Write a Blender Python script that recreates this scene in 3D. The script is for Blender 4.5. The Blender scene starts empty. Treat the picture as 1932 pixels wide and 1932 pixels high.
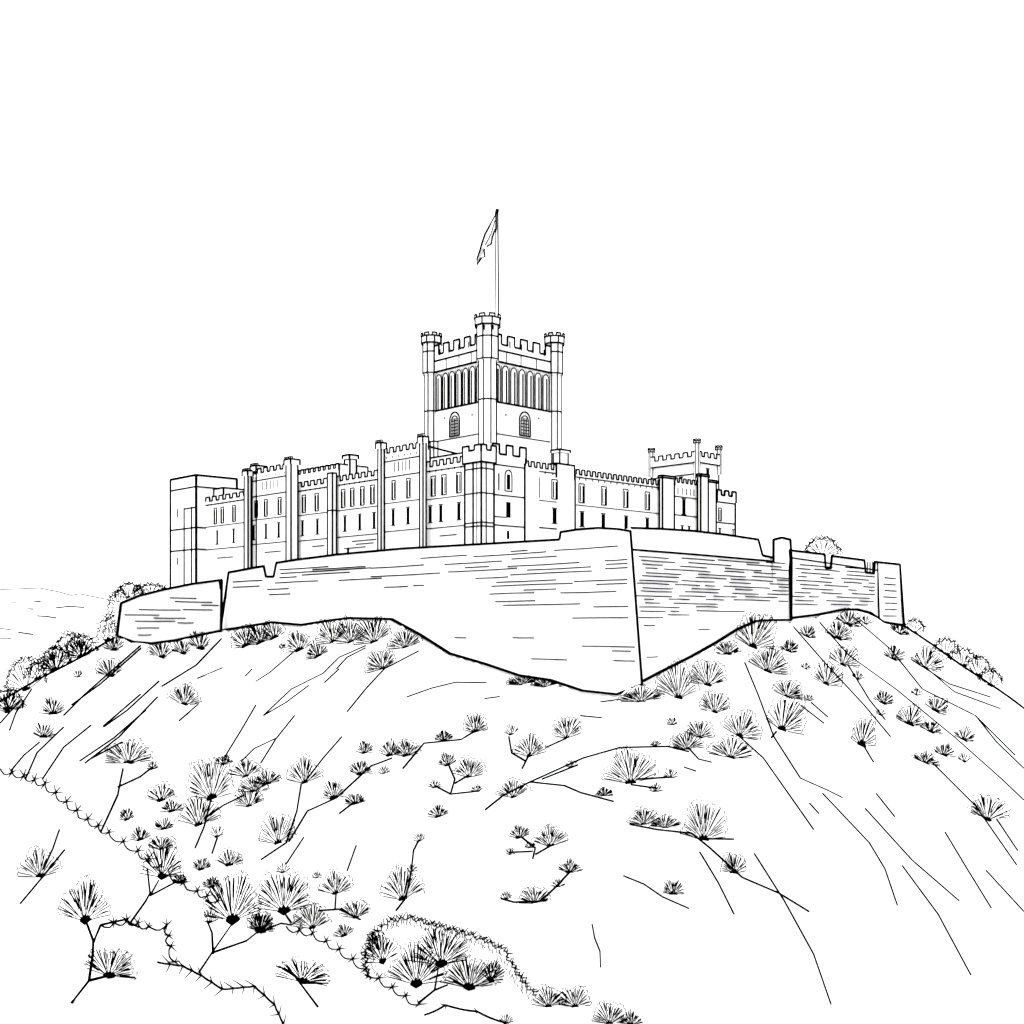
import bpy, math, random
import numpy as np
from mathutils import Vector
random.seed(7)
F=2170.0; CX=966.0; HY=1180.0
LW=1.62
# ---------------------------------------------------------------- materials
def mk(name,c,rough=1.0,noise=0.0):
    m=bpy.data.materials.new(name); m.use_nodes=True
    nt=m.node_tree; nt.nodes.clear()
    o=nt.nodes.new('ShaderNodeOutputMaterial'); d=nt.nodes.new('ShaderNodeBsdfDiffuse')
    d.inputs['Roughness'].default_value=rough
    if noise>0:
        n=nt.nodes.new('ShaderNodeTexNoise'); n.inputs['Scale'].default_value=0.6
        r=nt.nodes.new('ShaderNodeValToRGB')
        r.color_ramp.elements[0].color=(c-noise,c-noise,c-noise,1)
        r.color_ramp.elements[1].color=(c,c,c,1)
        tc=nt.nodes.new('ShaderNodeTexCoord')
        nt.links.new(tc.outputs['Object'],n.inputs['Vector'])
        nt.links.new(n.outputs['Fac'],r.inputs['Fac']); nt.links.new(r.outputs['Color'],d.inputs['Color'])
    else: d.inputs['Color'].default_value=(c,c,c,1)
    nt.links.new(d.outputs[0],o.inputs[0]); return m
PAPER=mk('white_stone',0.88,1.0,0.05)
INK=mk('black_ink',0.0)
# ---------------------------------------------------------------- builder
class B:
    def __init__(s): s.v=[];s.f=[];s.m=[]
    def face(s,pts,m=0):
        i=len(s.v); s.v+= [tuple(p) for p in pts]; s.f.append(tuple(range(i,i+len(pts)))); s.m.append(m)
    def prism(s,bot,top,m=0):
        n=len(bot); i=len(s.v); s.v+=[tuple(p) for p in bot]+[tuple(p) for p in top]
        for k in range(n):
            j=(k+1)%n; s.f.append((i+k,i+j,i+n+j,i+n+k)); s.m.append(m)
        s.f.append(tuple(range(i+n,i+2*n))); s.m.append(m)
        s.f.append(tuple(reversed(range(i,i+n)))); s.m.append(m)
    def tube(s,pts,r,r2=None,m=1,ns=4):
        pts=[Vector(p) for p in pts]; n=len(pts)
        if n<2: return
        i0=len(s.v)
        for k,p in enumerate(pts):
            a=pts[max(0,k-1)]; b=pts[min(n-1,k+1)]; d=(b-a)
            if d.length<1e-6: d=Vector((1,0,0))
            d.normalize()
            ref=Vector((0,0,1)) if abs(d.z)<0.8 else Vector((1,0,0))
            e=d.cross(ref).normalized(); g=d.cross(e).normalized()
            rr=r if not isinstance(r,(list,tuple)) else r[k]
            if r2 is not None: rr=r+(r2-r)*k/(n-1)
            for q in range(ns):
                t=2*math.pi*q/ns+ (math.pi/4 if ns==4 else 0)
                s.v.append(tuple(p+e*math.cos(t)*rr*1.15+g*math.sin(t)*rr*1.15))
        for k in range(n-1):
            for q in range(ns):
                q2=(q+1)%ns; a=i0+k*ns
                s.f.append((a+q,a+q2,a+ns+q2,a+ns+q)); s.m.append(m)
        s.f.append(tuple(i0+q for q in range(ns))); s.m.append(m)
        s.f.append(tuple(i0+(n-1)*ns+q for q in range(ns))); s.m.append(m)
    def line(s,pts,wpx,closed=False):
        pts=[Vector(p) for p in pts]
        if closed: pts=pts+[pts[0]]
        s.tube(pts,[wpx*LW*p.y/F/2 for p in pts])
    def segs(s,pts,wpx,closed=False):
        pts=[Vector(p) for p in pts]
        if closed: pts=pts+[pts[0]]
        for a,b in zip(pts,pts[1:]): s.line([a,b],wpx)
    def obj(s,name,parent=None,smooth=False):
        me=bpy.data.meshes.new(name); me.from_pydata(s.v,[],s.f); me.materials.append(PAPER); me.materials.append(INK)
        me.polygons.foreach_set('material_index',s.m)
        if smooth: me.polygons.foreach_set('use_smooth',[True]*len(s.f))
        me.update(); o=bpy.data.objects.new(name,me); bpy.context.scene.collection.objects.link(o)
        if parent: o.parent=parent
        return o
def empty(name):
    o=bpy.data.objects.new(name,None); bpy.context.scene.collection.objects.link(o); return o
def P(px,py,Y): return Vector(((px-CX)*Y/F,Y,(HY-py)*Y/F))
# ================================================================ CASTLE
Oy=188.0; Ox=(905-CX)*Oy/F
Lx,Ly=-0.6896,0.7243; Rx,Ry=0.7243,0.6896
def W(u,v,z): return Vector((Ox+u*Lx+v*Rx,Oy+u*Ly+v*Ry,z))
def u_at(px,v):
    k=(px-CX)/F; return (k*(Oy+v*Ry)-Ox-v*Rx)/(Lx-k*Ly)
def v_at(px,u):
    k=(px-CX)/F; return (k*(Oy+u*Ly)-Ox-u*Lx)/(Rx-k*Ry)
def z_at(py,u,v): return (HY-py)*(Oy+u*Ly+v*Ry)/F
def block(b,u0,u1,v0,v1,z0,z1,w=3.0,sides=(1,1,1,1),top=True):
    c=[(u0,v0),(u1,v0),(u1,v1),(u0,v1)]
    b.prism([W(u,v,z0) for u,v in c],[W(u,v,z1) for u,v in c])
    if w:
        for k,(u,v) in enumerate(c):
            if sides[k]: b.line([W(u,v,z0),W(u,v,z1)],w)
        if top: b.segs([W(u,v,z1) for u,v in c],w,True)
def FL(v): return lambda s,z,o=0: W(s,v-o,z)
def FR(u): return lambda s,z,o=0: W(u-o,s,z)
def crenel(b,fm,s0,s1,zb,zm,zt,n,w=3.0,th=0.5,duty=0.55,band=None,ends=True):
    """parapet: band zb..zm, merlons to zt"""
    if s1<s0: s0,s1=s1,s0
    def bx(a,c,z0,z1):
        q=[(a,0.02),(c,0.02),(c,-th),(a,-th)]
        b.prism([fm(x,z0,o) for x,o in q],[fm(x,z1,o) for x,o in q])
    bx(s0,s1,zb,zm)
    per=(s1-s0)/(n-1+duty) ; out=[fm(s0,zb,0.05)]
    for i in range(n):
        a=s0+i*per; c=min(a+per*duty,s1)
        bx(a,c,zm-0.01,zt)
        out+=[fm(a,zm,0.05),fm(a,zt,0.05),fm(c,zt,0.05),fm(c,zm,0.05)]
    out.append(fm(s1,zb,0.05))
    if not ends: out=out[1:-1]
    b.segs(out,w)
    if band is not None: b.line([fm(s0,band,0.05),fm(s1,band,0.05)],w*0.8)
def rect(b,fm,s0,s1,z0,z1,w,o=0.06): b.segs([fm(s0,z0,o),fm(s1,z0,o),fm(s1,z1,o),fm(s0,z1,o)],w,True)
def pane(b,fm,s0,s1,z0,z1,o=0.05):
    c=[(s0,o),(s1,o),(s1,-0.1),(s0,-0.1)]
    b.prism([fm(s,z0,q) for s,q in c],[fm(s,z1,q) for s,q in c],1)
def win(b,fm,c,half,z0,z1,kind):
    if kind=='A':
        rect(b,fm,c-half,c+half,z0,z1,1.4)
        pane(b,fm,c-half*0.55,c-half*0.15,z0+0.25,z1-0.35,0.04)
        pane(b,fm,c+half*0.35,c+half*0.9,z0+0.05,z1-0.35,0.04)
    else:
        pane(b,fm,c-half,c+half*1.1,z0,z1-0.1,0.04)
        b.line([fm(c-half-0.25,z1+0.02,0.08),fm(c+half+0.1,z1+0.02,0.08)],1.3)
        b.line([fm(c-half-0.3,z0,0.08),fm(c+half+0.25,z0,0.08)],1.1)
ZB=-4.0
castle=empty('stone_castle')
# ---- left wing
b=B()
PZ=28.1
vF=0.0; f0=FL(vF)
uEnd=u_at(388,0)
block(b,0.3,uEnd+2,0.0,14,ZB,26.9,2.2,(0,0,0,0),top=False)
def Lfac(xa,xb,v,zt,zline,n,ups,los,hu=0.62,hl=0.36,body=True,mh=0.9):
    ua,ub=u_at(xb,v),u_at(xa,v); fm=FL(v)
    if v<0: block(b,ua,ub,v,1.0,ZB,zt-mh-0.2,2.5,top=False)
    crenel(b,fm,ua,ub,zt-mh-0.6,zt-mh,zt,n,2.1,band=zline,ends=False)
    b.line([fm(ua,21.6,.05),fm(ub,21.6,.05)],1.3)
    b.line([fm(ua,16.6,.05),fm(ub,16.6,.05)],1.4)
    k=max(4,int((ub-ua)/1.5))
    for i in range(k):
        s=ua+(ub-ua)*(i+.5)/k; pane(b,fm,s-.12,s+.12,zt-mh-1.0,zt-mh-.62,.04)
    for x in ups: win(b,fm,u_at(x,v),hu,22.1,25.5,'A')
    for x in los: win(b,fm,u_at(x,v),hl,17.6,20.5,'B')
    return ua,ub,fm
Lfac(805,876,0,PZ,26.4,6,(818,838,866),(812,832,866))
ua,ub,fm=Lfac(724,792,-1.3,31.4,29.0,6,(743,771),(742,770),hu=.5)
for x in (745,752,759,766,773): pane(b,fm,u_at(x,-1.3)-.13,u_at(x,-1.3)+.13,27.0,28.7)
b.line([fm(ua,26.2,.05),fm(ub,26.2,.05)],1.6)
Lfac(636,713,0,PZ,26.4,7,(648,665,684,703),(651,679,706))
Lfac(563,618,0,PZ,26.4,5,(574,598),(571,599))
ua,ub,fm=Lfac(475,541,-1.3,32.0,29.6,6,(484,502,528),(479,502,526),hu=.6)
for x in (496,503,510,517,523): pane(b,fm,u_at(x,-1.3)-.15,u_at(x,-1.3)+.15,27.5,29.2)
b.line([fm(ua,26.4,.05),fm(ub,26.4,.05)],1.6)
Lfac(389,460,0,PZ,26.4,6,(407,420,442),(410,441))
for xa,xb,zz in ((830,862,15.2),(665,710,15.6),(672,705,15.0),(650,690,14.4),(590,612,15.3),(500,530,14.8),(410,440,14.6)):
    vv=-1.3 if 475<xa<541 else 0
    b.line([FL(vv)(u_at(xa,vv),zz,.05),FL(vv)(u_at(xb,vv),zz,.05)],1.5)
pane(b,f0,u_at(659,0),u_at(655,0),13.4,14.4)
def turL(xa,xc,xb,zt,vd=-1.6,cap=True,lines=()):
    u0=u_at(xc,vd); u1=u_at(xa,vd); v1=v_at(xb,u0)
    v1=max(v1,vd+0.6)
    block(b,u0,u1,vd,v1,ZB,zt,2.3)
    if cap:
        block(b,u0-.3,u1+.3,vd-.3,v1+.3,zt-0.9,zt+0.15,2.4)
        for k in (0.0,0.38,0.76):
            w_=(u1-u0+.6)
            block(b,u0-.3+k*w_,u0-.3+(k+.24)*w_,vd-.3,vd+.2,zt+.14,zt+.6,1.4,top=True)
    for z in lines: b.segs([W(u1,vd-.05,z),W(u0-.05,vd-.05,z),W(u0-.05,v1,z)],1.8)
turL(792,798,804,31.9,-2.2)
turL(713,719,725,32.2,-2.2)
turL(618,627,635,28.6,-1.6,False,(21.6,))
turL(540,549,562,32.3,-2.4)
turL(461,468,474,31.6,-2.4)
turL(476,484,500,32.6,-1.3)
# end tower
uT=u_at(388,0); vT=v_at(370,uT); u2=u_at(322,vT); v2=v_at(447,uT)
zT=z_at(896,uT,vT)
block(b,uT,u2,vT,v2,ZB,zT,3.0)
for py in (918,995,1036):
    z=z_at(py,uT,vT); b.segs([W(u2,vT-.05,z),W(uT-.05,vT-.05,z),W(uT-.05,v2 if py<930 else 0,z)],2.0)
for px,zz0,zz1 in ((348,ZB,z_at(955,uT,vT)),(362,ZB,z_at(955,uT,vT))):
    b.line([FL(vT)(u_at(px,vT),zz0,.05),FL(vT)(u_at(px,vT),zz1,.05)],2.0)
b.line([FL(vT)(u_at(348,vT),z_at(957,uT,vT),.05),FL(vT)(u_at(370,vT),z_at(957,uT,vT),.05)],1.8)
for y0,y1 in ((960,976),(1052,1066)):
    s=u_at(335,vT); pane(b,FL(vT),s-.25,s+.25,z_at(y1,s,vT),z_at(y0,s,vT))
uu=u_at(388,0)
block(b,uu-4.2,uu-.1,2.0,9,25,z_at(921,uu-3,2),2.4)
block(b,u_at(640,6),u_at(560,6),6,13,25,z_at(889,u_at(560,6),6),2.2)
crenel(b,FL(5.9),u_at(640,6),u_at(560,6),z_at(893,u_at(600,6),6),z_at(889,u_at(600,6),6),z_at(881,u_at(600,6),6),9,1.8)
uc=u_at(655,8); block(b,uc-.9,uc+.9,8,9.6,25,z_at(866,uc,8),2.6); block(b,uc-1.2,uc+1.2,7.7,9.9,z_at(866,uc,8),z_at(859,uc,8),2.6)
pA=W(u_at(808,8),8,z_at(842,u_at(808,8),8)); pB=W(u_at(885,5),5,z_at(862,u_at(885,5),5))
b.line([pA,pB],2.6)
block(b,u_at(870,4),u_at(724,4),4,13,24,29.6,2.2,(0,0,0,0))
for x in (795,805,815):
    uq=u_at(x,8); block(b,uq-.5,uq+.5,8,9,28,z_at(833,uq,8),1.8)
b.obj('left_wing',castle)
# ---- corner tower
b=B()
uC=-1.0; vC=v_at(908,uC); 
u1=u_at(877,vC); v1=v_at(932,uC)
block(b,uC,u1,vC,v1+.0,ZB,28.0,3.0)
def cap(b,u0,u1,v0,v1,z0,z1,z2,nu,nv,w,o=.25):
    block(b,u0-o,u1+o,v0-o,v1+o,z0,z1,w,top=False)
    b.segs([W(u1+o,v0-o,z0),W(u0-o,v0-o,z0),W(u0-o,v1+o,z0)],w)
    crenel(b,FL(v0-o),u0-o,u1+o,z1-.3,z1,z2,nu,w); crenel(b,FR(u0-o),v0-o,v1+o,z1-.3,z1,z2,nv,w)
cap(b,uC,u1,vC,v1,26.6,28.6,29.4,2,2,2.6)
for z in (25.6,21.6,16.8,16.2):
    b.segs([W(u1,vC-.05,z),W(uC-.05,vC-.05,z),W(uC-.05,v1,z)],1.8)
for px in (893,): b.line([FL(vC)(u_at(px,vC),ZB,.05),FL(vC)(u_at(px,vC),26.5,.05)],2.6)
b.line([FL(vC)(u_at(900,vC),ZB,.05),FL(vC)(u_at(900,vC),26.5,.05)],1.2)
for px in (917,): b.line([FR(uC)(v_at(px,uC),ZB,.05),FR(uC)(v_at(px,uC),26.5,.05)],1.8)
uN=-.3; vN=v_at(990,uN)
block(b,uN,5,v1-.3,vN,ZB,28.3,3.0,(0,0,0,1),top=False)
crenel(b,FR(uN-.1),v1+.2,vN+.2,27.4,28.4,30.0,3,2.8,duty=.5)
block(b,2.5,5,v1,vN,27,29.3,2,top=False,sides=(0,0,0,0))
fr=FR(uN)
for z in (26.6,21.6,16.6): b.line([fr(v1,z,.05),fr(vN,z,.05)],1.8)
def arch(b,fm,c,half,z0,zs,w,o=.06,n=8):
    pts=[fm(c-half,z0,o),fm(c-half,zs,o)]+[fm(c-half*math.cos(math.pi*i/n),zs+half*1.15*math.sin(math.pi*i/n),o) for i in range(1,n)]+[fm(c+half,zs,o),fm(c+half,z0,o)]
    b.segs(pts,w,True)
c=v_at(959,uN); arch(b,fr,c,.8,22.4,25.0,1.6); pane(b,fr,c-.35,c+.4,22.7,25.2)
c=v_at(941,uN); pane(b,fr,c-.15,c+.15,22.4,25.2)
c=v_at(959,uN); pane(b,fr,c-.5,c+.5,18,20.6); pane(b,fr,c-.35,c+.2,14.4,15.8)
b.line([fr(v1+.5,18,.05),fr(c-.5,18,.05)],1.5)
b.obj('corner_tower',castle)
# ---- right wing
b=B()
uP=0.8; fr=FR(uP); vE=v_at(1085,uP)
block(b,uP,14,vN,vE,ZB,27.0,2.6,(0,0,0,1),top=False)
def Rfac(xa,xb,u,zt,zline,n,ups,los,hu=.72,hl=.46,mh=.9):
    fm=FR(u); va,vb=v_at(xa,u),v_at(xb,u)
    crenel(b,fm,va,vb,zt-mh-.6,zt-mh,zt,n,2.1,band=zline,ends=False)
    b.line([fm(va,21.6,.05),fm(vb,21.6,.05)],1.3); 
    b.line([fm(va,16.9,.05),fm(vb,16.9,.05)],1.8)
    k=max(4,int((vb-va)/1.6))
    for i in range(k):
        s=va+(vb-va)*(i+.5)/k; pane(b,fm,s-.13,s+.13,zt-mh-1.0,zt-mh-.62,.04)
    for x in ups: win(b,fm,v_at(x,u),hu,22.1,25.5,'A')
    for x in los: win(b,fm,v_at(x,u),hl,17.8,20.5,'B')
Rfac(991,1050,uP,28.1,26.6,6,(1012,1046),(1011,1046))
block(b,uP-.15,uP+2,v_at(1050,uP-.15),v_at(1084,uP-.15),25.9,28.4,2.6)
v_=v_at(1056,3); v__=v_at(1072,3); block(b,3,4.6,v_,v__,26,z_at(852,3,v_),2.4); block(b,2.7,4.9,v_-.3,v__+.3,z_at(853,3,v_),z_at(848,3,v_),2.4)
uQ=1.6; vEnd=v_at(1388,uQ)
block(b,uQ,13,vE-.2,v_at(1352,uQ),ZB,26.9,2.2,(0,0,0,0),top=False)
Rfac(1087,1246,uQ,28.0,26.6,17,(1097,1139,1180,1221),(1098,1138,1181,1221))
def turR(xa,xc,xb,ud,zt,w=2.6,lines=()):
    v0=v_at(xc,ud); v1=v_at(xb,ud); u1=max(u_at(xa,v0),ud+.5)
    block(b,ud,u1,v0,v1,ZB,zt,w)
    block(b,ud-.15,u1+.15,v0-.15,v1+.15,zt-.2,zt+.4,w)
    for z in lines: b.segs([W(u1,v0-.05,z),W(ud-.05,v0-.05,z),W(ud-.05,v1,z)],1.8)
turR(1244,1250,1272,0.2,28.4)
uB=.8; fr=FR(uB)
block(b,uB,4,v_at(1272,uB),v_at(1320,uB),ZB,27.5,2.2,(0,0,0,0),top=False)
crenel(b,fr,v_at(1273,uB),v_at(1318,uB),27.3,28.0,28.8,6,2.0)
for x in (1279,1287,1295,1303,1309): pane(b,fr,v_at(x,uB)-.14,v_at(x,uB)+.14,25.7,27.0)
b.line([fr(v_at(1273,uB),25.2,.05),fr(v_at(1318,uB),25.2,.05)],1.6); b.line([fr(v_at(1273,uB),21.6,.05),fr(v_at(1318,uB),21.6,.05)],1.6)
win(b,fr,v_at(1290,uB),.5,21.8,24.9,'B'); win(b,fr,v_at(1287,uB),.3,18.2,19.6,'B'); win(b,fr,v_at(1300,uB),.3,18.2,19.6,'B')
turR(1316,1322,1336,-.6,29.6); turR(1330,1336,1351,.2,28.8)
uE=2.4; fr=FR(uE); va=v_at(1352,uE); vb=v_at(1387,uE)
block(b,uE,12,va-1,vb,ZB,26.0,3,(0,0,0,1),top=False)
crenel(b,FR(uE-.1),va,vb+.1,25.6,26.9,27.9,3,2.8)
b.line([fr(va,25.4,.05),fr(vb,25.4,.05)],1.8); b.line([fr(va,21.2,.05),fr(vb,21.2,.05)],1.8)
win(b,fr,v_at(1358,uE),.5,21.6,24.2,'A'); win(b,fr,v_at(1358,uE),.3,18.0,20.0,'B'); win(b,fr,v_at(1383,uE),.2,18.0,20.0,'B')
b.obj('right_wing',castle)
# ---- octagon turret helper
def octo(b,u,v,r,z0,z1,w,r2=None,n=8,rot=0.39):
    r2=r2 or r; A=[(math.cos(rot+2*math.pi*i/n),math.sin(rot+2*math.pi*i/n)) for i in range(n)]
    lo=[W(u+a*r,v+c*r,z0) for a,c in A]; hi=[W(u+a*r2,v+c*r2,z1) for a,c in A]
    b.prism(lo,hi)
    for p,q in zip(lo,hi): b.line([p,q],w)
    b.segs(hi,w,True); return lo,hi
def octcap(b,u,v,r,z,h,w,f=.5):
    lo,hi=octo(b,u,v,r,z,z+h*f,w)
    b.segs(lo,w,True)
    for i in range(8):
        a0=.39+2*math.pi*(i-.3)/8; a1=.39+2*math.pi*(i+.3)/8
        q=[(r*math.cos(a0),r*math.sin(a0)),(r*math.cos(a1),r*math.sin(a1)),((r-.4)*math.cos(a1),(r-.4)*math.sin(a1)),((r-.4)*math.cos(a0),(r-.4)*math.sin(a0))]
        lo=[W(u+x,v+y,z+h*f-.02) for x,y in q]; hi=[W(u+x,v+y,z+h) for x,y in q]
        b.prism(lo,hi); b.segs([lo[0],hi[0],hi[1],lo[1]],w)
# ---- keep
b=B()
Yk=212.0; Xk=(920-CX)*Yk/F; dx,dy=Xk-Ox,Yk-Oy; uk=dx*Lx+dy*Ly; vk=dx*Rx+dy*Ry
uk1=u_at(814,vk); vk1=v_at(1046,uk)
zS=41.5; zG=48.9; zP=51.6
block(b,uk,uk1,vk,vk1,ZB,zG,2.5,(0,0,0,0),top=False)
o=.5
block(b,uk-o,uk1+o,vk-o,vk1+o,zG,zP,2.5,(0,0,0,0),top=False)
FLk=FL(vk); FRk=FR(uk); FLo=FL(vk-o); FRo=FR(uk-o)
for fm,s0,s1 in ((FLo,uk+1.2,uk1-1.2),(FRo,vk+1.2,vk1-1.2)):
    crenel(b,fm,s0,s1,zP-.2,52.2,54.0,5,2.6,duty=.55)
    b.line([fm(s0,zG,.05),fm(s1,zG,.05)],2.4); b.line([fm(s0,zP-.6,.05),fm(s1,zP-.6,.05)],2.2)
    for k in (0.2,.45,.72):
        s=s0+(s1-s0)*k; b.line([fm(s,zG,.05),fm(s,zP-.6,.05)],1.3)
    n=5
    for i in range(n):
        s=s0+(s1-s0)*(i+.3)/n; pane(b,fm,s-.16,s+.16,zP+.3,zP+1.5)
for fm,s0,s1 in ((FLk,uk+1.3,uk1-1.3),(FRk,vk+1.3,vk1-1.3)):
    b.line([fm(s0,zS,.05),fm(s1,zS,.05)],2.2)
    b.line([fm(s0,35.6,.05),fm(s1,35.6,.05)],1.5)
    n=7; per=(s1-s0)/n
    for i in range(n):
        c=s0+(i+.5)*per; arch(b,fm,c,per*.36,zS+.1,zG-1.3,1.4)
        pane(b,fm,c+per*.02,c+per*.2,zS+.2,zG-1.2)
        b.line([fm(c+per*.5,zS,.06),fm(c+per*.5,zG-.5,.06)],1.1)
    for sx,zz in ((.22,39.2),(.8,39.6)):
        s=s0+(s1-s0)*sx; pane(b,fm,s-.18,s+.18,zz,zz+.4)
for fm,c in ((FLk,u_at(858,vk)),(FRk,v_at(990,uk))):
    arch(b,fm,c,1.45,36.0,38.9,2.0); arch(b,fm,c,1.0,36.0,38.7,1.5)
    for k in (-.45,0,.45): b.line([fm(c+k,36.0,.07),fm(c+k,39.4,.07)],1.4)
    for z in (36.5,37.1,37.7,38.3,38.9): b.line([fm(c-.9,z,.07),fm(c+.9,z,.07)],1.1)
for (u,v,r,zt) in ((uk,vk,1.95,56.4),(uk1,vk,1.6,56.0),(uk,vk1,1.6,56.0),(uk1,vk1,1.4,55.4)):
    octo(b,u,v,r*.9,ZB,zG,1.8); octo(b,u,v,r*1.08,zG-.2,zt-.3,2.1); octcap(b,u,v,r*1.26,zt-1.3,1.9,2.1,.7)
    for z in (zS,zG,53.0):
        rr=r*(.93 if z<48 else 1.1)
        b.segs([W(u+rr*math.cos(.39+math.pi*i/4),v+rr*math.sin(.39+math.pi*i/4),z) for i in range(8)],1.8,True)
for px,zz in ((913,54.0),(930,54.0)):
    p0=P(px,HY-zz*F/(Yk-2.2),Yk-2.2); b.tube([p0,p0+Vector((0,0,.8))],.22)
b.obj('keep_tower',castle)
# ---- rear tower
b=B()
uR=12.0; vR=v_at(1315,uR); uR1=u_at(1229,vR); vR1=v_at(1356,uR)
zr=z_at(862,uR,vR)
block(b,uR,uR1,vR,vR1,ZB,zr,2.4)
for fm,s0,s1,n in ((FL(vR-.3),uR,uR1,6),(FR(uR-.3),vR,vR1,4)):
    crenel(b,fm,s0,s1,zr-1.2,zr+.2,zr+1.2,n,2.0)
    b.line([fm(s0,zr-1.2,.05),fm(s1,zr-1.2,.05)],2.0)
b.line([FL(vR)(uR,zr-3.6,.05),FL(vR)(uR1,zr-3.6,.05)],1.8)
for (u,v,t) in ((uR,vR,3.6),(uR1,vR,3.0),(uR,vR1,3.0)):
    octo(b,u,v,.62,zr-3.2 if u!=uR or v!=vR else ZB,zr+t-.6,1.2,n=6); octcap(b,u,v,.8,zr+t-.6,.8,1.3)
for x in (1262,1285): win(b,FL(vR),u_at(x,vR),.4,zr-6,zr-4,'B')
for x in (1335,): win(b,FR(uR),v_at(x,uR),.5,zr-5.4,zr-2.2,'B')
b.obj('rear_tower',castle)
# ---- flagpole & flag
b=B()
Yp=213.0; A=P(937.5,600,Yp); T=P(937.5,400,Yp)
b.tube([A,T],.16,m=0); 
b.line([A+Vector((-.35,0,0)),T+Vector((-.18,0,0))],1.6); b.line([A+Vector((.33,0,0)),T+Vector((.18,0,0))],2.1)
b.line([T-Vector((.1,0,.5)),T+Vector((.1,0,.5))],5)
b.obj('flagpole',castle)
b=B()
fl=[(936,404),(926,422),(915,442),(909,460),(905,474),(900,488),(900,500),(907,488),(915,484),(913,472),(920,464),(927,460),(929,448),(933,436),(936,432)]
pts=[P(x,y,Yp+.6*math.sin(i*1.3)) for i,(x,y) in enumerate(fl)]
cen=P(920,452,Yp)
for p,q in zip(pts,pts[1:]+pts[:1]): b.face([p,q,cen])
b.line(pts,2.5,True); b.line([P(934,415,Yp-.7),P(927,440,Yp-.7),P(916,462,Yp-.7)],1.3)
b.obj('flag',castle)
# ================================================================ RETAINING WALLS
class PL:
    def __init__(s,a,b_,c): s.p=a; s.n=(b_-a).cross(c-a).normalized(); s.n = s.n if s.n.y<0 else -s.n
    def hit(s,px,py):
        d=Vector(((px-CX)/F,1,(HY-py)/F)); t=s.p.dot(s.n)/d.dot(s.n); return d*t
plM=PL(P(1190,1002,150),P(432,1080,228),P(1212,1292,147.5))
e=plM.hit(1190,1002); g=plM.hit(1212,1292)
plR=PL(e,g,P(1455,1058,176))
plF=PL(P(1488,1038,180),P(1697,1065,213),P(1705,1180,212))
plL=PL(P(418,1095,227),P(228,1138,208),P(220,1200,207))
def wall(b,pl,top,base,w,ends=(1,1),th=1.6,drop=6,wb=3.3):
    n=-pl.n*th
    loop=[pl.hit(*p) for p in top]
    low=[pl.hit(*p) for p in base]
    lowd=[p-Vector((0,0,drop)) for p in low]
    ring=loop+list(reversed(lowd))
    b.face(ring); back=[p+n for p in ring]; b.face(back)
    for i in range(len(ring)):
        j=(i+1)%len(ring); b.face([ring[i],ring[j],back[j],back[i]])
    o=pl.n*.05
    b.segs([p+o for p in loop],w)
    b.line([p+o*3 for p in low],wb)
    if ends[0]: b.line([loop[0]+o,low[0]+o],w)
    if ends[1]: b.line([loop[-1]+o,low[-1]+o],w)
def course(b,pl,x0,y0,x1,w=1.7):
    p=pl.hit(x0,y0); y=y0
    for _ in range(6):
        q=pl.hit(x1,y); y=HY-p.z*F/q.y
    q=pl.hit(x1,y); o=pl.n*.06
    b.line([p+o,(p+q)/2+o+Vector((0,0,random.uniform(-.05,.05))),q+o],w)
baseM=[(416,1190),(460,1183),(515,1174),(570,1179),(620,1171),(660,1166),(740,1168),(795,1198),(850,1233),(915,1252),(980,1274),(1040,1283),(1100,1303),(1165,1310),(1212,1292)]
topM=[(432,1080),(498,1068),(502,1088),(517,1088),(522,1062),(560,1056),(640,1046),(760,1035),(900,1027),(1056,1018),(1058,1004),(1090,999),(1130,996),(1165,998),(1190,1002)]
baseR=[(1212,1285),(1240,1270),(1300,1240),(1350,1212),(1390,1187),(1425,1172),(1456,1170),(1490,1170)]
topR=[(1190,996),(1250,998),(1310,1002),(1370,1009),(1430,1018),(1438,1048),(1456,1052)]
baseF=[(1491,1166),(1540,1160),(1590,1150),(1615,1150),(1640,1156),(1665,1174),(1705,1180)]
topF=[(1488,1038),(1555,1046),(1557,1072),(1567,1072),(1569,1049),(1630,1057),(1632,1080),(1648,1082),(1650,1060),(1697,1065)]
baseL=[(220,1200),(250,1211),(285,1214),(330,1208),(380,1197),(417,1190)]
topL=[(228,1138),(262,1124),(310,1112),(360,1102),(418,1094)]
walls=empty('retaining_wall')
b=B()
wall(b,plM,topM,baseM,3.3)
rg=random.Random(12)
used=[]
for row in range(13):
    y0=1034+row*7.6; x=rg.uniform(770,900)+row*5
    while x<1170:
        x1=min(x+rg.uniform(30,160),1184)
        if x1-x>10 and rg.random()<.62: course(b,plM,x,y0+(1190-x)*.03*(1-row/16)+rg.uniform(-1,1),x1,1.6)
        x=x1+rg.uniform(10,60)
for x,y,x1 in ((440,1098,495),(440,1108,490),(528,1075,620),(530,1082,700),(528,1090,560),(520,1100,600),(505,1112,545),(508,1122,548),(570,1085,660),(590,1075,690),(640,1095,720),(700,1072,800),(700,1088,830),(725,1108,770),(780,1105,800),
    (935,1135,1010),(950,1142,1095),(1080,1166,1185),(858,1203,880),(968,1203,1008),(1098,1219,1198),(1003,1243,1070),(1158,1246,1198),(1155,1228,1190),(1120,1145,1185)):
    course(b,plM,x,y,x1)
b.obj('front_wall',walls)
b=B()
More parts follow.
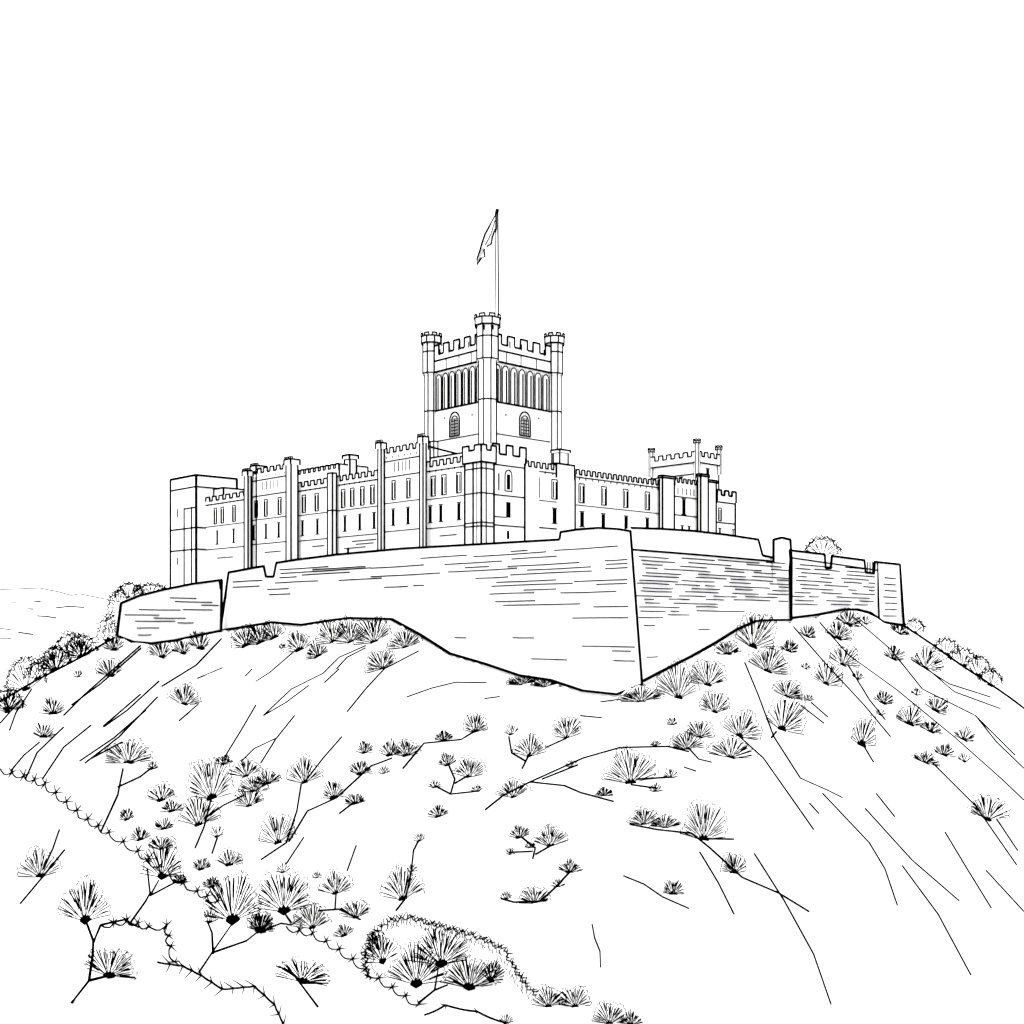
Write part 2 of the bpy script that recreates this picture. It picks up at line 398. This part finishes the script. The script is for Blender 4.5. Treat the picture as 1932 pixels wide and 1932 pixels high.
wall(b,plR,topR,baseR,3.2,(0,0)); b.line([plR.hit(1192,1037)+plR.n*.05,plR.hit(1320,1047)+plR.n*.05,plR.hit(1455,1059)+plR.n*.05],2.8)
rng=random.Random(3)
for k in range(15):
    y=1050+k*7.3; x=1200+rng.uniform(0,20)
    while x<1480:
        l=rng.uniform(15,90); x1=min(x+l,1486)
        if x1-x>8 and (y<1132 or x<1330): course(b,plR,x,y+ (x-1200)*.045*(1-k/15)+rng.uniform(-1,1),x1,1.6)
        x=x1+rng.uniform(6,38)
        if x1>=1484: break
for x,y,x1 in ((1205,1165,1250),(1260,1160,1300),(1318,1188,1338),(1220,1240,1240),(1215,1180,1235)): course(b,plR,x,y,x1)
o_=plR.n
top_=[plR.hit(1455,1019),plR.hit(1470,1015),plR.hit(1487,1019)]
ring=[plR.hit(1455,1062)+o_*.3]+[p+o_*.3 for p in top_]+[plR.hit(1489,1062)+o_*.3]
low_=[plR.hit(1455,1062)-Vector((0,0,14)),plR.hit(1491,1172)-Vector((0,0,5))]
b.face(ring+[low_[1]+o_*.02,low_[0]+o_*.02]); bk=[p-o_*3 for p in ring]; b.face(bk+[low_[1]-o_*3,low_[0]-o_*3])
for i in range(4): b.face([ring[i],ring[i+1],bk[i+1],bk[i]])
b.face([ring[-1],low_[1],low_[1]-o_*3,bk[-1]])
b.segs([p+o_*.1 for p in ring],3.2); b.line([ring[-1]+o_*.1,plR.hit(1491,1170)+o_*.15],3.4)
b.obj('side_wall',walls)
b=B()
wall(b,plF,topF,baseF,3.2)
b.line([plF.hit(1490,1052)+plF.n*.05,plF.hit(1655,1076)+plF.n*.05],2.0)
b.line([plF.hit(1655,1062)+plF.n*.05,plF.hit(1658,1166)+plF.n*.05],2.2)
for x in (1636,1641,1646): b.line([plF.hit(x,1060)+plF.n*.05,plF.hit(x,1080)+plF.n*.05],1.4)
for k in range(11):
    y=1064+k*7.6; x=1494+rng.uniform(0,20)
    while x<1650:
        x1=min(x+rng.uniform(15,70),1650)
        if x1-x>6: course(b,plF,x,y+(x-1490)*.06*(1-k/11.),x1,1.5)
        x=x1+rng.uniform(6,34)
for k in range(7): course(b,plF,1664+rng.uniform(0,8),1090+k*12,1694-rng.uniform(0,6),1.6)
b.obj('far_wall',walls)
b=B()
wall(b,plL,topL,baseL,3.3)
b.line([plL.hit(414,1096)+plL.n*.05,plL.hit(416,1112)+plL.n*.05],2.6)
for x,y,x1 in ((235,1160,300),(262,1150,340),(330,1135,400),(345,1150,400),(255,1172,330),(258,1185,300),(290,1166,350),(335,1175,365),(380,1142,412),(320,1128,370),(260,1198,285)):
    course(b,plL,x,y,x1,1.6)
b.obj('bastion_wall',walls)
# ================================================================ HILL
bp=[]
for pl,bs in ((plL,baseL),(plM,baseM),(plR,baseR),(plF,baseF)):
    q=[pl.hit(*p) for p in bs]
    for a,c in zip(q,q[1:]):
        n=max(1,int((c-a).length/2.5))
        for i in range(n): bp.append(a.lerp(c,i/n))
    bp.append(q[-1])
ends=[bp[-1],Vector((78,250,-2)),Vector((60,300,-3)),Vector((0,320,-3)),Vector((-65,290,-3)),Vector((-80,240,-3)),bp[0]]
poly=[(p.x,p.y) for p in bp]+[(p.x,p.y) for p in ends[1:-1]]
for a,c in zip(ends,ends[1:]):
    n=max(1,int((c-a).length/3))
    for i in range(1,n): bp.append(a.lerp(c,i/n))
BX=np.array([p.x for p in bp]);BY=np.array([p.y for p in bp]);BZ=np.array([p.z for p in bp])
def inside(x,y):
    r=np.zeros(x.shape,bool); n=len(poly)
    for i in range(n):
        x0,y0=poly[i];x1,y1=poly[(i+1)%n]
        if y0==y1: continue
        c=((y0>y)!=(y1>y))&(x<(x1-x0)*(y-y0)/(y1-y0)+x0); r^=c
    return r
def segdist(x,y):
    d=np.full(x.shape,1e9); n=len(poly)
    for i in range(n):
        x0,y0=poly[i];x1,y1=poly[(i+1)%n]; dx,dy=x1-x0,y1-y0; L2=dx*dx+dy*dy+1e-9
        t=np.clip(((x-x0)*dx+(y-y0)*dy)/L2,0,1)
        d=np.minimum(d,np.hypot(x-x0-t*dx,y-y0-t*dy))
    return d
def height(x,y):
    d=segdist(x,y); ins=inside(x,y)
    w=np.zeros(x.shape);s=np.zeros(x.shape)
    for i in range(len(BX)):
        k=1/((x-BX[i])**2+(y-BY[i])**2+.3)**1.6; w+=k; s+=k*BZ[i]
    zb=s/w
    k=.66+.08*np.clip(x/80,-1,1)
    z=np.where(ins,zb-.6,zb-k*d)
    und=.25*np.sin(x*.31+y*.12)*np.sin(y*.23-x*.09)*np.clip(d/12,0,1)
    z=z+np.where(ins,0,und)
    pz=-62.0; t=4.0
    return pz+ t*np.log1p(np.exp(np.clip((z-pz)/t,-30,30)))
S=1.25
fx=np.arange(-130,130.01,S); fy=np.arange(50,300.01,S)
outx=[-6000,-3000,-1500,-800,-400,-220,-160]; 
X=np.array(outx+list(fx)+[-a for a in reversed(outx)],float); Yv=np.array([-2000,-800,-300,-100,0,30]+list(fy)+[340,400,600,1000,2000,4000,8000],float)
GX,GY=np.meshgrid(X,Yv); GZ=height(GX,GY)
nx,ny=len(X),len(Yv)
ix0=len(outx); iy0=6
G=GZ[iy0:iy0+len(fy),ix0:ix0+len(fx)]
def hz(x,y):
    a=(x+130)/S; c=(y-50)/S; i=int(a);j=int(c)
    if i<0 or j<0 or i>=len(fx)-1 or j>=len(fy)-1: return -62.0
    a-=i;c-=j
    return (G[j,i]*(1-a)+G[j,i+1]*a)*(1-c)+(G[j+1,i]*(1-a)+G[j+1,i+1]*a)*c
def cast(px,py,lift=.08):
    dx=(px-CX)/F;dz=(HY-py)/F; Y=70.;
    while Y<292:
        if hz(dx*Y,Y)+lift>=dz*Y:
            lo,hi=Y-1,Y
            for _ in range(10):
                m=(lo+hi)/2
                if hz(dx*m,m)+lift>=dz*m: hi=m
                else: lo=m
            return Vector((dx*hi,hi,dz*hi))
        Y+=1
    return None
def castd(px,py,lift=.08):
    for k in range(60):
        p=cast(px,py+k*2,lift)
        if p is not None and p.y<262: return p
    return P(px,py,200)
verts=[(float(GX[j,i]),float(GY[j,i]),float(GZ[j,i])) for j in range(ny) for i in range(nx)]
hb=B(); hb.v=verts; hb.f=[(j*nx+i,j*nx+i+1,(j+1)*nx+i+1,(j+1)*nx+i) for j in range(ny-1) for i in range(nx-1)]; hb.m=[0]*len(hb.f)
hill=hb.obj('grassy_hill',None,True)
b=B()
def brow(xs):
    out=[]
    for x in xs:
        y=1110.0
        while y<1932 and (cast(x,y,0) is None): y+=3
        y0=y-3
        for _ in range(5):
            m=(y0+y)/2
            if cast(x,m,0) is None: y0=m
            else: y=m
        p=cast(x,y+.6,.05)
        if p: out.append(p+Vector((0,0,.12)))
    return out
sl=brow(range(-60,226,8)); sr=brow(range(1705,2000,8))
for s_ in (sl,sr):
    if len(s_)>2: b.line(s_,3.4)
def stroke(b,pts,w=2.6,lift=.08):
    out=[]
    for (x0,y0),(x1,y1) in zip(pts,pts[1:]):
        n=max(2,int(math.hypot(x1-x0,y1-y0)/14))
        for i in range(n):
            t=i/n; p=cast(x0+(x1-x0)*t,y0+(y1-y0)*t,lift)
            if p is not None: out.append(p)
    p=cast(*pts[-1],lift)
    if p is not None: out.append(p)
    cur=[]
    for p in out:
        if cur and (p-cur[-1]).length>14:
            if len(cur)>1: b.line(cur,w)
            cur=[]
        cur.append(p)
    if len(cur)>1: b.line(cur,w)
ST=[[(275,1215),(190,1290),(135,1330)],[(265,1218),(160,1310),(120,1350)],[(418,1205),(370,1255),(305,1295)],[(420,1260),(372,1280)],[(476,1262),(463,1276)],[(560,1225),(510,1268),(482,1286)],[(690,1218),(640,1240),(610,1270),(550,1300),(497,1350)],[(790,1228),(725,1262),(690,1300),(655,1343)],[(690,1222),(655,1240),(635,1262)],[(640,1262),(612,1288)],
[(918,1288),(860,1287),(815,1298),(767,1315)],[(943,1314),(914,1318)],[(1180,1318),(1133,1324)],[(1135,1354),(1095,1350)],[(583,1293),(540,1325),(497,1350)],[(483,1330),(455,1378),(423,1430)],[(556,1350),(520,1395),(492,1440)],[(520,1393),(480,1412),(455,1437)],[(645,1390),(610,1430),(575,1475)],[(300,1285),(240,1340),(195,1372)],[(297,1315),(225,1390),(160,1440)],[(275,1340),(215,1392),(150,1436)],[(265,1310),(195,1370)],[(375,1328),(338,1360)],[(172,1368),(120,1410),(80,1470)],[(120,1372),(70,1420),(48,1470)],[(75,1400),(45,1425),(20,1455)],[(60,1300),(30,1345),(18,1378)],[(40,1320),(0,1365)],[(230,1400),(165,1435)],
[(112,1565),(100,1600),(82,1640)],[(122,1603),(80,1655),(38,1705)],[(573,1580),(540,1630)],[(672,1595),(655,1643)],[(1117,1743),(1122,1770),(1132,1795),(1133,1825)],
[(1405,1250),(1430,1310),(1460,1390),(1510,1468),(1560,1490),(1590,1505)],[(1390,1385),(1440,1430),(1500,1515),(1535,1565)],[(1490,1175),(1560,1255),(1630,1330),(1680,1390)],[(1538,1165),(1600,1235),(1690,1300),(1800,1390),(1890,1470),(1932,1510)],[(1610,1165),(1680,1225),(1740,1300),(1840,1350),(1915,1425)],[(1720,1245),(1790,1290),(1868,1315)],[(1735,1250),(1800,1305),(1887,1337)],[(1760,1440),(1840,1520),(1918,1632)],[(1840,1350),(1880,1400),(1932,1450)],[(1600,1255),(1640,1320),(1670,1358)],
[(1552,1497),(1640,1590),(1670,1640),(1693,1708)],[(1632,1525),(1720,1622),(1810,1700)],[(1653,1497),(1688,1541)],[(1527,1515),(1545,1535)],[(1702,1633),(1770,1725),(1832,1840)],[(1783,1570),(1825,1640),(1870,1713)],[(1860,1642),(1932,1720)],[(1320,1607),(1355,1665),(1385,1725)],[(1423,1610),(1480,1700),(1535,1800),(1568,1895)],[(1290,1447),(1314,1455)],[(1176,1652),(1215,1668),(1250,1692),(1300,1714)],[(1880,1545),(1920,1605)],[(1510,1330),(1555,1365)],[(1530,1325),(1562,1353)],[(1625,1400),(1648,1438)],[(1465,1380),(1455,1392)],[(1300,1412),(1318,1432),(1343,1438)]]
for s_ in ST: stroke(b,s_,2.0)
BR=[[(190,1570),(222,1500),(232,1450)],[(222,1485),(265,1465),(288,1447)],[(368,1600),(385,1560),(400,1500)],[(385,1545),(420,1520),(460,1500)],[(492,1622),(540,1590),(560,1530),(568,1480)],[(545,1588),(580,1530),(635,1505),(700,1445),(740,1430)],[(760,1450),(800,1402),(870,1395),(895,1380)],[(640,1535),(670,1512)],[(915,1528),(950,1500),(1000,1475),(1100,1430),(1170,1410),(1260,1408),(1300,1418)],[(1000,1475),(1065,1482),(1095,1495),(1158,1512)],[(1022,1470),(1090,1443)],[(985,1450),(1000,1420)],[(990,1435),(965,1420),(960,1390)],[(1030,1410),(1070,1392)],[(850,1498),(858,1470),(845,1440)],[(858,1478),(885,1462)],[(820,1482),(850,1498),(905,1492)],[(1190,1480),(1240,1487)],[(1200,1470),(1265,1466)],
[(1188,1555),(1240,1565),(1305,1572),(1340,1600),(1400,1655),(1470,1685),(1527,1720)],[(1320,1582),(1385,1583)],[(747,1718),(765,1695),(775,1650),(780,1605),(790,1585)],[(1005,1620),(1010,1600),(985,1580)],[(1010,1612),(1045,1592)],[(960,1608),(1005,1606)],[(945,1695),(970,1702),(1020,1700),(1050,1672),(1075,1645)],[(632,1715),(634,1680)],[(600,1718),(640,1715),(680,1735)],[(410,1580),(400,1610)]]
for s_ in BR: stroke(b,s_,2.2,.12)
def scallop(b,path,step,w,up=1,spike=14,amp=7,ns=4):
    pts=[]
    for (x0,y0),(x1,y1) in zip(path,path[1:]):
        L=math.hypot(x1-x0,y1-y0); n=max(1,round(L/step))
        for i in range(n): pts.append((x0+(x1-x0)*i/n,y0+(y1-y0)*i/n))
    pts.append(path[-1])
    for (x0,y0),(x1,y1) in zip(pts,pts[1:]):
        dx,dy=x1-x0,y1-y0; L=math.hypot(dx,dy)+1e-6; nx_,ny_=dy/L,-dx/L
        arc=[]
        for k in range(6):
            t=k/5; o=math.sin(math.pi*t)*amp*random.uniform(.9,1.1)
            arc.append((x0+dx*t-nx_*o*up,y0+dy*t-ny_*o*up))
        q=[cast(*a,.12) for a in arc]; q=[p for p in q if p]
        if len(q)>1: b.line(q,w)
        # short curved twigs fanning from each notch
        for i in range(ns):
            side=1 if i<ns-1 else -1
            base_=math.atan2(ny_,nx_)
            ang=base_+(-.9+1.8*i/max(1,ns-2)) if side>0 else base_+math.pi+.3
            l=random.uniform(.6,1.05)*spike*(1 if side>0 else .9)
            p=cast(x1,y1,.12); r_=cast(x1+math.cos(ang)*l,y1+math.sin(ang)*l,.15)
            if p and r_: b.tube([p,r_],2.6*p.y/F/2,1.3*p.y/F/2)
scallop(b,[(0,1450),(45,1463),(85,1478),(125,1512),(165,1545),(205,1570),(260,1605),(320,1650),(372,1680),(410,1700)],27,1.6,spike=15,amp=8)
scallop(b,[(540,1748),(590,1760),(640,1790),(690,1828),(740,1862),(790,1895)],26,1.6,spike=15,amp=8)
scallop(b,[(190,1745),(240,1735),(280,1748),(315,1745),(322,1785),(330,1815)],27,1.8,spike=15,amp=8)
scallop(b,[(297,1815),(345,1822),(380,1840),(420,1866),(480,1860),(518,1895),(535,1932)],22,2.2,amp=1,spike=24,ns=2)
scallop(b,[(800,1915),(840,1896),(900,1908),(955,1930)],60,2.2,amp=2,spike=10,ns=2)
b.obj('hillside_ridges',hill)
# ================================================================ SHRUBS
def tuft(b,base,w,h,n,rng,tilt=0,crown=False,lw=2.0):
    px=base.y/F; ct,st=math.cos(tilt),math.sin(tilt)
    def loc(x,y,z): return base+Vector((x*ct+z*st,y,-x*st+z*ct))
    ph=rng.uniform(0,6)
    for i in range(n):
        a=-1.5+3.0*(i+rng.uniform(.25,.75))/n; dep=rng.uniform(-.3,.3)*w*.6
        lobe=.92+.08*math.sin(a*5+ph)
        L=rng.uniform(.9,1.04)*lobe
        s0=(.12,.58,.3,.62,.45)[i%5]+rng.uniform(-.06,.06)
        ex=math.sin(a)*w*.5*L; ez=math.cos(a)*h*L+.03*h
        if ez<.1*h: ez=.1*h
        bend=rng.uniform(-.02,.02)*w
        p=[loc(ex*s0,dep*s0,ez*s0*1.0),loc(ex*(s0+1)/2+bend,dep*(s0+1)/2,ez*(s0+1)/2*1.04),loc(ex,dep,ez)]
        r=lw*px/2; b.tube(p,[r*.8,r,r*.9],ns=3)
    m=9; big=1.0 if w/px<60 else .6
    rx=.17*w*big; rz=.16*h*big; ring=[]
    for k in range(m+1):
        t=math.pi*k/m; ring.append(loc(math.cos(t)*rx,-.02*w,math.sin(t)*rz*(1.5 if k%2 else .7)))
    back=[p+Vector((0,.12*w,0)) for p in ring]
    low=loc(0,0,-.1*h); b.face(ring+[low],1)
    for k in range(m): b.face([ring[k],ring[k+1],back[k+1],back[k]],1)
    if crown:
        k=int(w/px/4.2)
        for i in range(k):
            a=-1.45+2.9*(i+.5)/k; R=rng.uniform(1.0,1.06)*(.92+.08*math.sin(a*5+ph))
            d=rng.uniform(-.15,.15)*w; g=rng.uniform(-.06,.06)
            # little leaf arcs closing the outline
            q=[]
            for t in (-1,0,1):
                aa=a+t*1.25/k; rr=R*(1.0+(.07 if t==0 else 0))
                q.append(loc(math.sin(aa)*w*.5*rr,d,math.cos(aa)*h*rr+.02*h))
            b.tube(q,1.9*px/2,1.9*px/2,ns=3)
TF="""215,1228,45,25 305,1242,50,28 345,1235,40,26 378,1226,45,35 465,1220,50,34 492,1214,50,34 518,1205,46,30 532,1224,15,10 566,1228,50,34 600,1240,45,25 628,1212,60,38 662,1212,60,40 706,1212,75,42 765,1222,60,30 722,1262,60,32
208,1277,50,32 148,1278,22,14 347,1330,60,34 100,1348,45,30 82,1392,40,26 15,1340,50,35 105,1258,55,38 155,1240,50,34
242,1440,90,38 288,1452,24,16 423,1443,36,18 400,1508,92,70 465,1465,60,28 505,1480,50,24 480,1494,60,26 305,1512,52,30 325,1532,45,22 375,1558,78,48 470,1522,58,32 240,1548,32,22 265,1586,38,25 310,1565,40,20 305,1603,55,22 410,1580,30,22 575,1478,62,44 630,1507,45,32 680,1462,45,26 670,1518,45,20 525,1592,70,52 688,1422,32,22 735,1427,40,30 768,1427,48,28 725,1460,25,15 838,1397,35,18 897,1382,46,32 845,1445,36,24 885,1467,60,34 820,1487,26,14 900,1493,24,12 828,1542,40,22 970,1505,62,30 965,1387,30,20 1000,1428,60,36 1070,1393,60,36 1078,1448,30,14 1140,1502,35,16 1190,1478,95,58 1265,1468,30,18 1237,1494,28,16 1237,1407,22,10
1210,1324,78,26 985,1292,60,14 1030,1296,60,12 1280,1318,75,60 1335,1294,72,44 1348,1345,60,36 1395,1390,70,44 1320,1392,55,28 1297,1414,62,30 1378,1430,85,34 1268,1368,25,14 1372,1235,50,22 1420,1222,78,60 1448,1268,75,42 1488,1230,34,22 1522,1202,35,22 1580,1206,52,30 1600,1180,50,26 1632,1178,30,16 1590,1256,62,34 1520,1263,20,12 1558,1292,60,40 1618,1282,25,15 1485,1315,60,28 1525,1322,25,12 1475,1378,75,60 1665,1328,42,24 1660,1350,26,12 1625,1408,48,50 1685,1245,42,25 1745,1262,62,36 1695,1196,42,18 1728,1312,25,14 1765,1343,48,26 1715,1368,52,34 1755,1382,45,20 1818,1397,42,24 1780,1426,40,22 1818,1438,30,16 1745,1440,48,18 1862,1548,80,42
980,1582,42,24 1038,1597,62,34 963,1613,20,14 1000,1600,24,12 1075,1647,45,24 1053,1674,26,16 1008,1704,62,26 955,1697,25,16 792,1588,26,16 778,1645,22,14 760,1698,75,56 1215,1556,55,28 1255,1562,55,20 1328,1585,85,66 1385,1648,48,34 1270,1688,44,26 633,1687,60,38 598,1657,22,12 535,1647,30,18 672,1732,65,28 650,1767,40,22
75,1655,70,48 380,1642,40,22 433,1634,48,28 400,1675,36,20 590,1752,70,40 490,1757,52,34 396,1742,30,28 1035,1900,62,34 1085,1900,62,34 1150,1932,64,36 1190,1935,44,24 955,1932,30,18"""
rng=random.Random(11)
MASS=B()
for tok in TF.split():
    x,y,w,h=map(float,tok.split(','))
    w*=1.1; h*=1.15
    if w<=33: 
        base=castd(x,y,.0); px=base.y/F
        tuft(MASS,base,w*px,h*px,int(8+w*.12),rng,lw=2.1); continue
    base=castd(x,y,0.0); px=base.y/F
    bb=B(); tilt=(-.3 if x<800 and y<1300 else .3 if x>1380 and y<1460 else 0)+rng.uniform(-.12,.12)
    o=Vector((base.x,base.y,base.z))
    tuft(bb,Vector((0,base.y,0)),w*px,h*px,int(11+w*.27),rng,tilt=tilt,crown=w>50,lw=2.1)
    bb.v=[(a,c-base.y,d) for a,c,d in bb.v]
    ob=bb.obj('shrub'); ob.location=o
MASS.obj('grass_tufts')
def thicket(name,blobs,seed,miss=None,Y=None):
    r=random.Random(seed); bb=B()
    for (x,y,w,h) in blobs:
        base=castd(x,y,0) if Y is None else P(x,y,Y); px=base.y/F
        tuft(bb,base,w*px,h*px*.94,int(w*.26),r,lw=1.9)
        n=int(w*.5)
        for i in range(n):
            a=-1.45+2.9*i/n; R=.97+.07*math.sin(i*1.9)+r.uniform(-.03,.03)
            c=base+Vector((math.sin(a)*w*.5*R*px,r.uniform(-.5,.5),math.cos(a)*h*R*px))
            for q in range(2):
                g=a+(-.8 if q else .8)+r.uniform(-.4,.4); l=r.uniform(5,10)*px
                bb.tube([c,c+Vector((math.sin(g)*l,0,math.cos(g)*l))],2.3*px/2,1.5*px/2,ns=3)
    return bb.obj(name)
thicket('hedge',[(15,1345,60,44),(50,1303,78,60),(105,1262,56,44),(132,1225,62,58),(155,1212,60,40),(75,1270,50,34),(203,1200,34,50),(218,1175,40,50)],1)
thicket('hedge',[(245,1130,50,28),(285,1122,60,18),(225,1150,40,34)],2,Y=236)
thicket('hedge',[(1725,1195,40,24),(1785,1235,48,30),(1815,1252,54,32),(1845,1275,54,36),(1868,1295,44,30)],3)
thicket('hedge',[(1552,1050,66,34)],4,Y=205)
def tree(stems,crowns,foot,seed,w=4.2,wr=None):
    r=random.Random(seed); base=castd(*foot,0); Y=base.y-0.3; px=Y/F; bb=B()
    for s_ in stems:
        q=[P(x,y,Y+.3*math.sin(i+x)) for i,(x,y) in enumerate(s_)]; n=len(q)
        bb.tube(q,[(w*1.2*(1-.35*i/(n-1)))*px/2 for i in range(n)])
    for (x,y,cw,ch,tl) in crowns:
        cw*=1.08; ch*=1.08
        tuft(bb,P(x,y,Y),cw*px,ch*px,int(13+cw*.3),r,tilt=tl,crown=cw>60,lw=2.3)
    bb.v=[(a-base.x,c-base.y,d-base.z) for a,c,d in bb.v]
    o=bb.obj('small_tree'); o.location=base
tree([[(135,1892),(168,1850),(175,1800),(176,1775),(163,1740)],[(168,1850),(200,1842),(212,1838)],[(176,1778),(190,1745),(235,1735),(262,1750)]],[(160,1738,88,74,0),(205,1842,100,50,.25)],(140,1890),21,5.2)
tree([[(243,1745),(275,1700),(283,1685),(278,1640)],[(283,1690),(330,1665),(352,1660)],[(283,1690),(300,1660)]],[(305,1655,80,58,.1),(340,1665,30,16,0)],(243,1745),22,4.2)
tree([[(375,1835),(405,1790),(440,1740)],[(402,1800),(400,1760),(390,1735)],[(402,1797),(465,1775),(490,1755)]],[(438,1738,115,85,0),(492,1758,50,34,.2)],(378,1835),23,4.2)
tree([[(485,1760),(530,1742),(550,1745),(570,1730)],[(550,1742),(535,1720)]],[(535,1720,108,72,0)],(500,1762),24,3.6)
tree([[(790,1892),(820,1868),(845,1858)],[(820,1868),(828,1820)],[(855,1850),(880,1862)]],[(785,1858,104,72,0),(832,1820,110,66,0),(885,1864,106,54,.1),(722,1815,66,56,-.3),(925,1850,44,38,.4)],(792,1892),25,4.2)
tree([[(600,1900),(570,1860),(548,1832),(520,1822)],[(570,1855),(620,1855)]],[(570,1852,105,38,.2)],(600,1900),26,3.6)
bb=B(); r=random.Random(5)
path=[(700,1845),(693,1825),(692,1800),(705,1765),(735,1740),(770,1733),(810,1745),(850,1755),(885,1765),(920,1780),(950,1795),(965,1825),(985,1855),(1010,1880)]
for (x0,y0),(x1,y1) in zip(path,path[1:]):
    n=int(math.hypot(x1-x0,y1-y0)/5)
    dx,dy=x1-x0,y1-y0; L=math.hypot(dx,dy); nx_,ny_=dy/L,-dx/L
    for i in range(n):
        x=x0+dx*i/n+nx_*3*math.sin(i*1.7);y=y0+dy*i/n+ny_*3*math.sin(i*1.7); p=castd(x,y,.2); px=p.y/F
        g0=math.atan2(nx_,-ny_)
        for q in (-1,1):
            g=g0+q*r.uniform(.4,.8); l=r.uniform(8,14)*px
            bb.tube([p,p+Vector((math.sin(g)*l,0,math.cos(g)*l))],2.6*px/2,2.0*px/2,ns=3)
        p2=castd(x-nx_*10,y-ny_*10,.2); bb.tube([p2,p2+Vector((r.uniform(-.3,.3),0,r.uniform(.3,.6)))],2*px/2,1.4*px/2,ns=3)
bb.obj('hedge')
# ================================================================ DISTANT HILLS
b=B()
prof=[(-900,1150),(-500,1120),(-200,1125),(0,1113),(75,1110),(110,1117),(135,1124),(150,1121),(180,1127),(215,1134),(300,1150),(420,1185),(600,1205)]
rid=[P(x,y,1500) for x,y in prof]; foot=[Vector((p.x*.8,1050,-64)) for p in rid]; back=[Vector((p.x*1.2,2100,-64)) for p in rid]
for i in range(len(rid)-1):
    b.face([foot[i],foot[i+1],rid[i+1],rid[i]]); b.face([rid[i],rid[i+1],back[i+1],back[i]])
b.line(rid[:11],2.2)
for s_ in ([(22,1137),(45,1138),(77,1134)],[(105,1147),(130,1144),(158,1146)],[(38,1148),(62,1149)],[(70,1162),(88,1163),(106,1166)],[(0,1186),(20,1188)],[(35,1193),(62,1197)],[(0,1204),(20,1204)]):
    out=[]
    for x,y in s_:
        lo_,hi_=1050.,1500.
        for _ in range(24):
            Y=(lo_+hi_)/2; t=(Y-1050)/450; zs=-64+t*(46+64)
            if (HY-y)*Y/F>zs: lo_=Y
            else: hi_=Y
        out.append(P(x,y,lo_-6))
    b.line(out,1.9)
b.obj('distant_hills')
# ================================================================ LIGHT, WORLD, CAMERA
w=bpy.data.worlds.new("World"); bpy.context.scene.world=w; w.use_nodes=True
bg=w.node_tree.nodes['Background']; bg.inputs[0].default_value=(1,1,1,1); bg.inputs[1].default_value=2.2
sd=bpy.data.lights.new('sun','SUN'); sd.energy=1.2; sd.angle=math.radians(20); so=bpy.data.objects.new('sun',sd)
bpy.context.scene.collection.objects.link(so); so.rotation_euler=(math.radians(50),0,math.radians(-20))
cd=bpy.data.cameras.new('camera'); cam=bpy.data.objects.new('camera',cd); bpy.context.scene.collection.objects.link(cam)
cd.sensor_width=36; cd.lens=36*F/1932; cd.clip_end=20000; cd.clip_start=.5
cam.rotation_euler=(math.radians(90),0,0); cd.shift_y=(HY-966)/1932
bpy.context.scene.camera=cam
sc=bpy.context.scene; sc.view_settings.view_transform='Standard'; sc.view_settings.look='None'; sc.view_settings.exposure=0
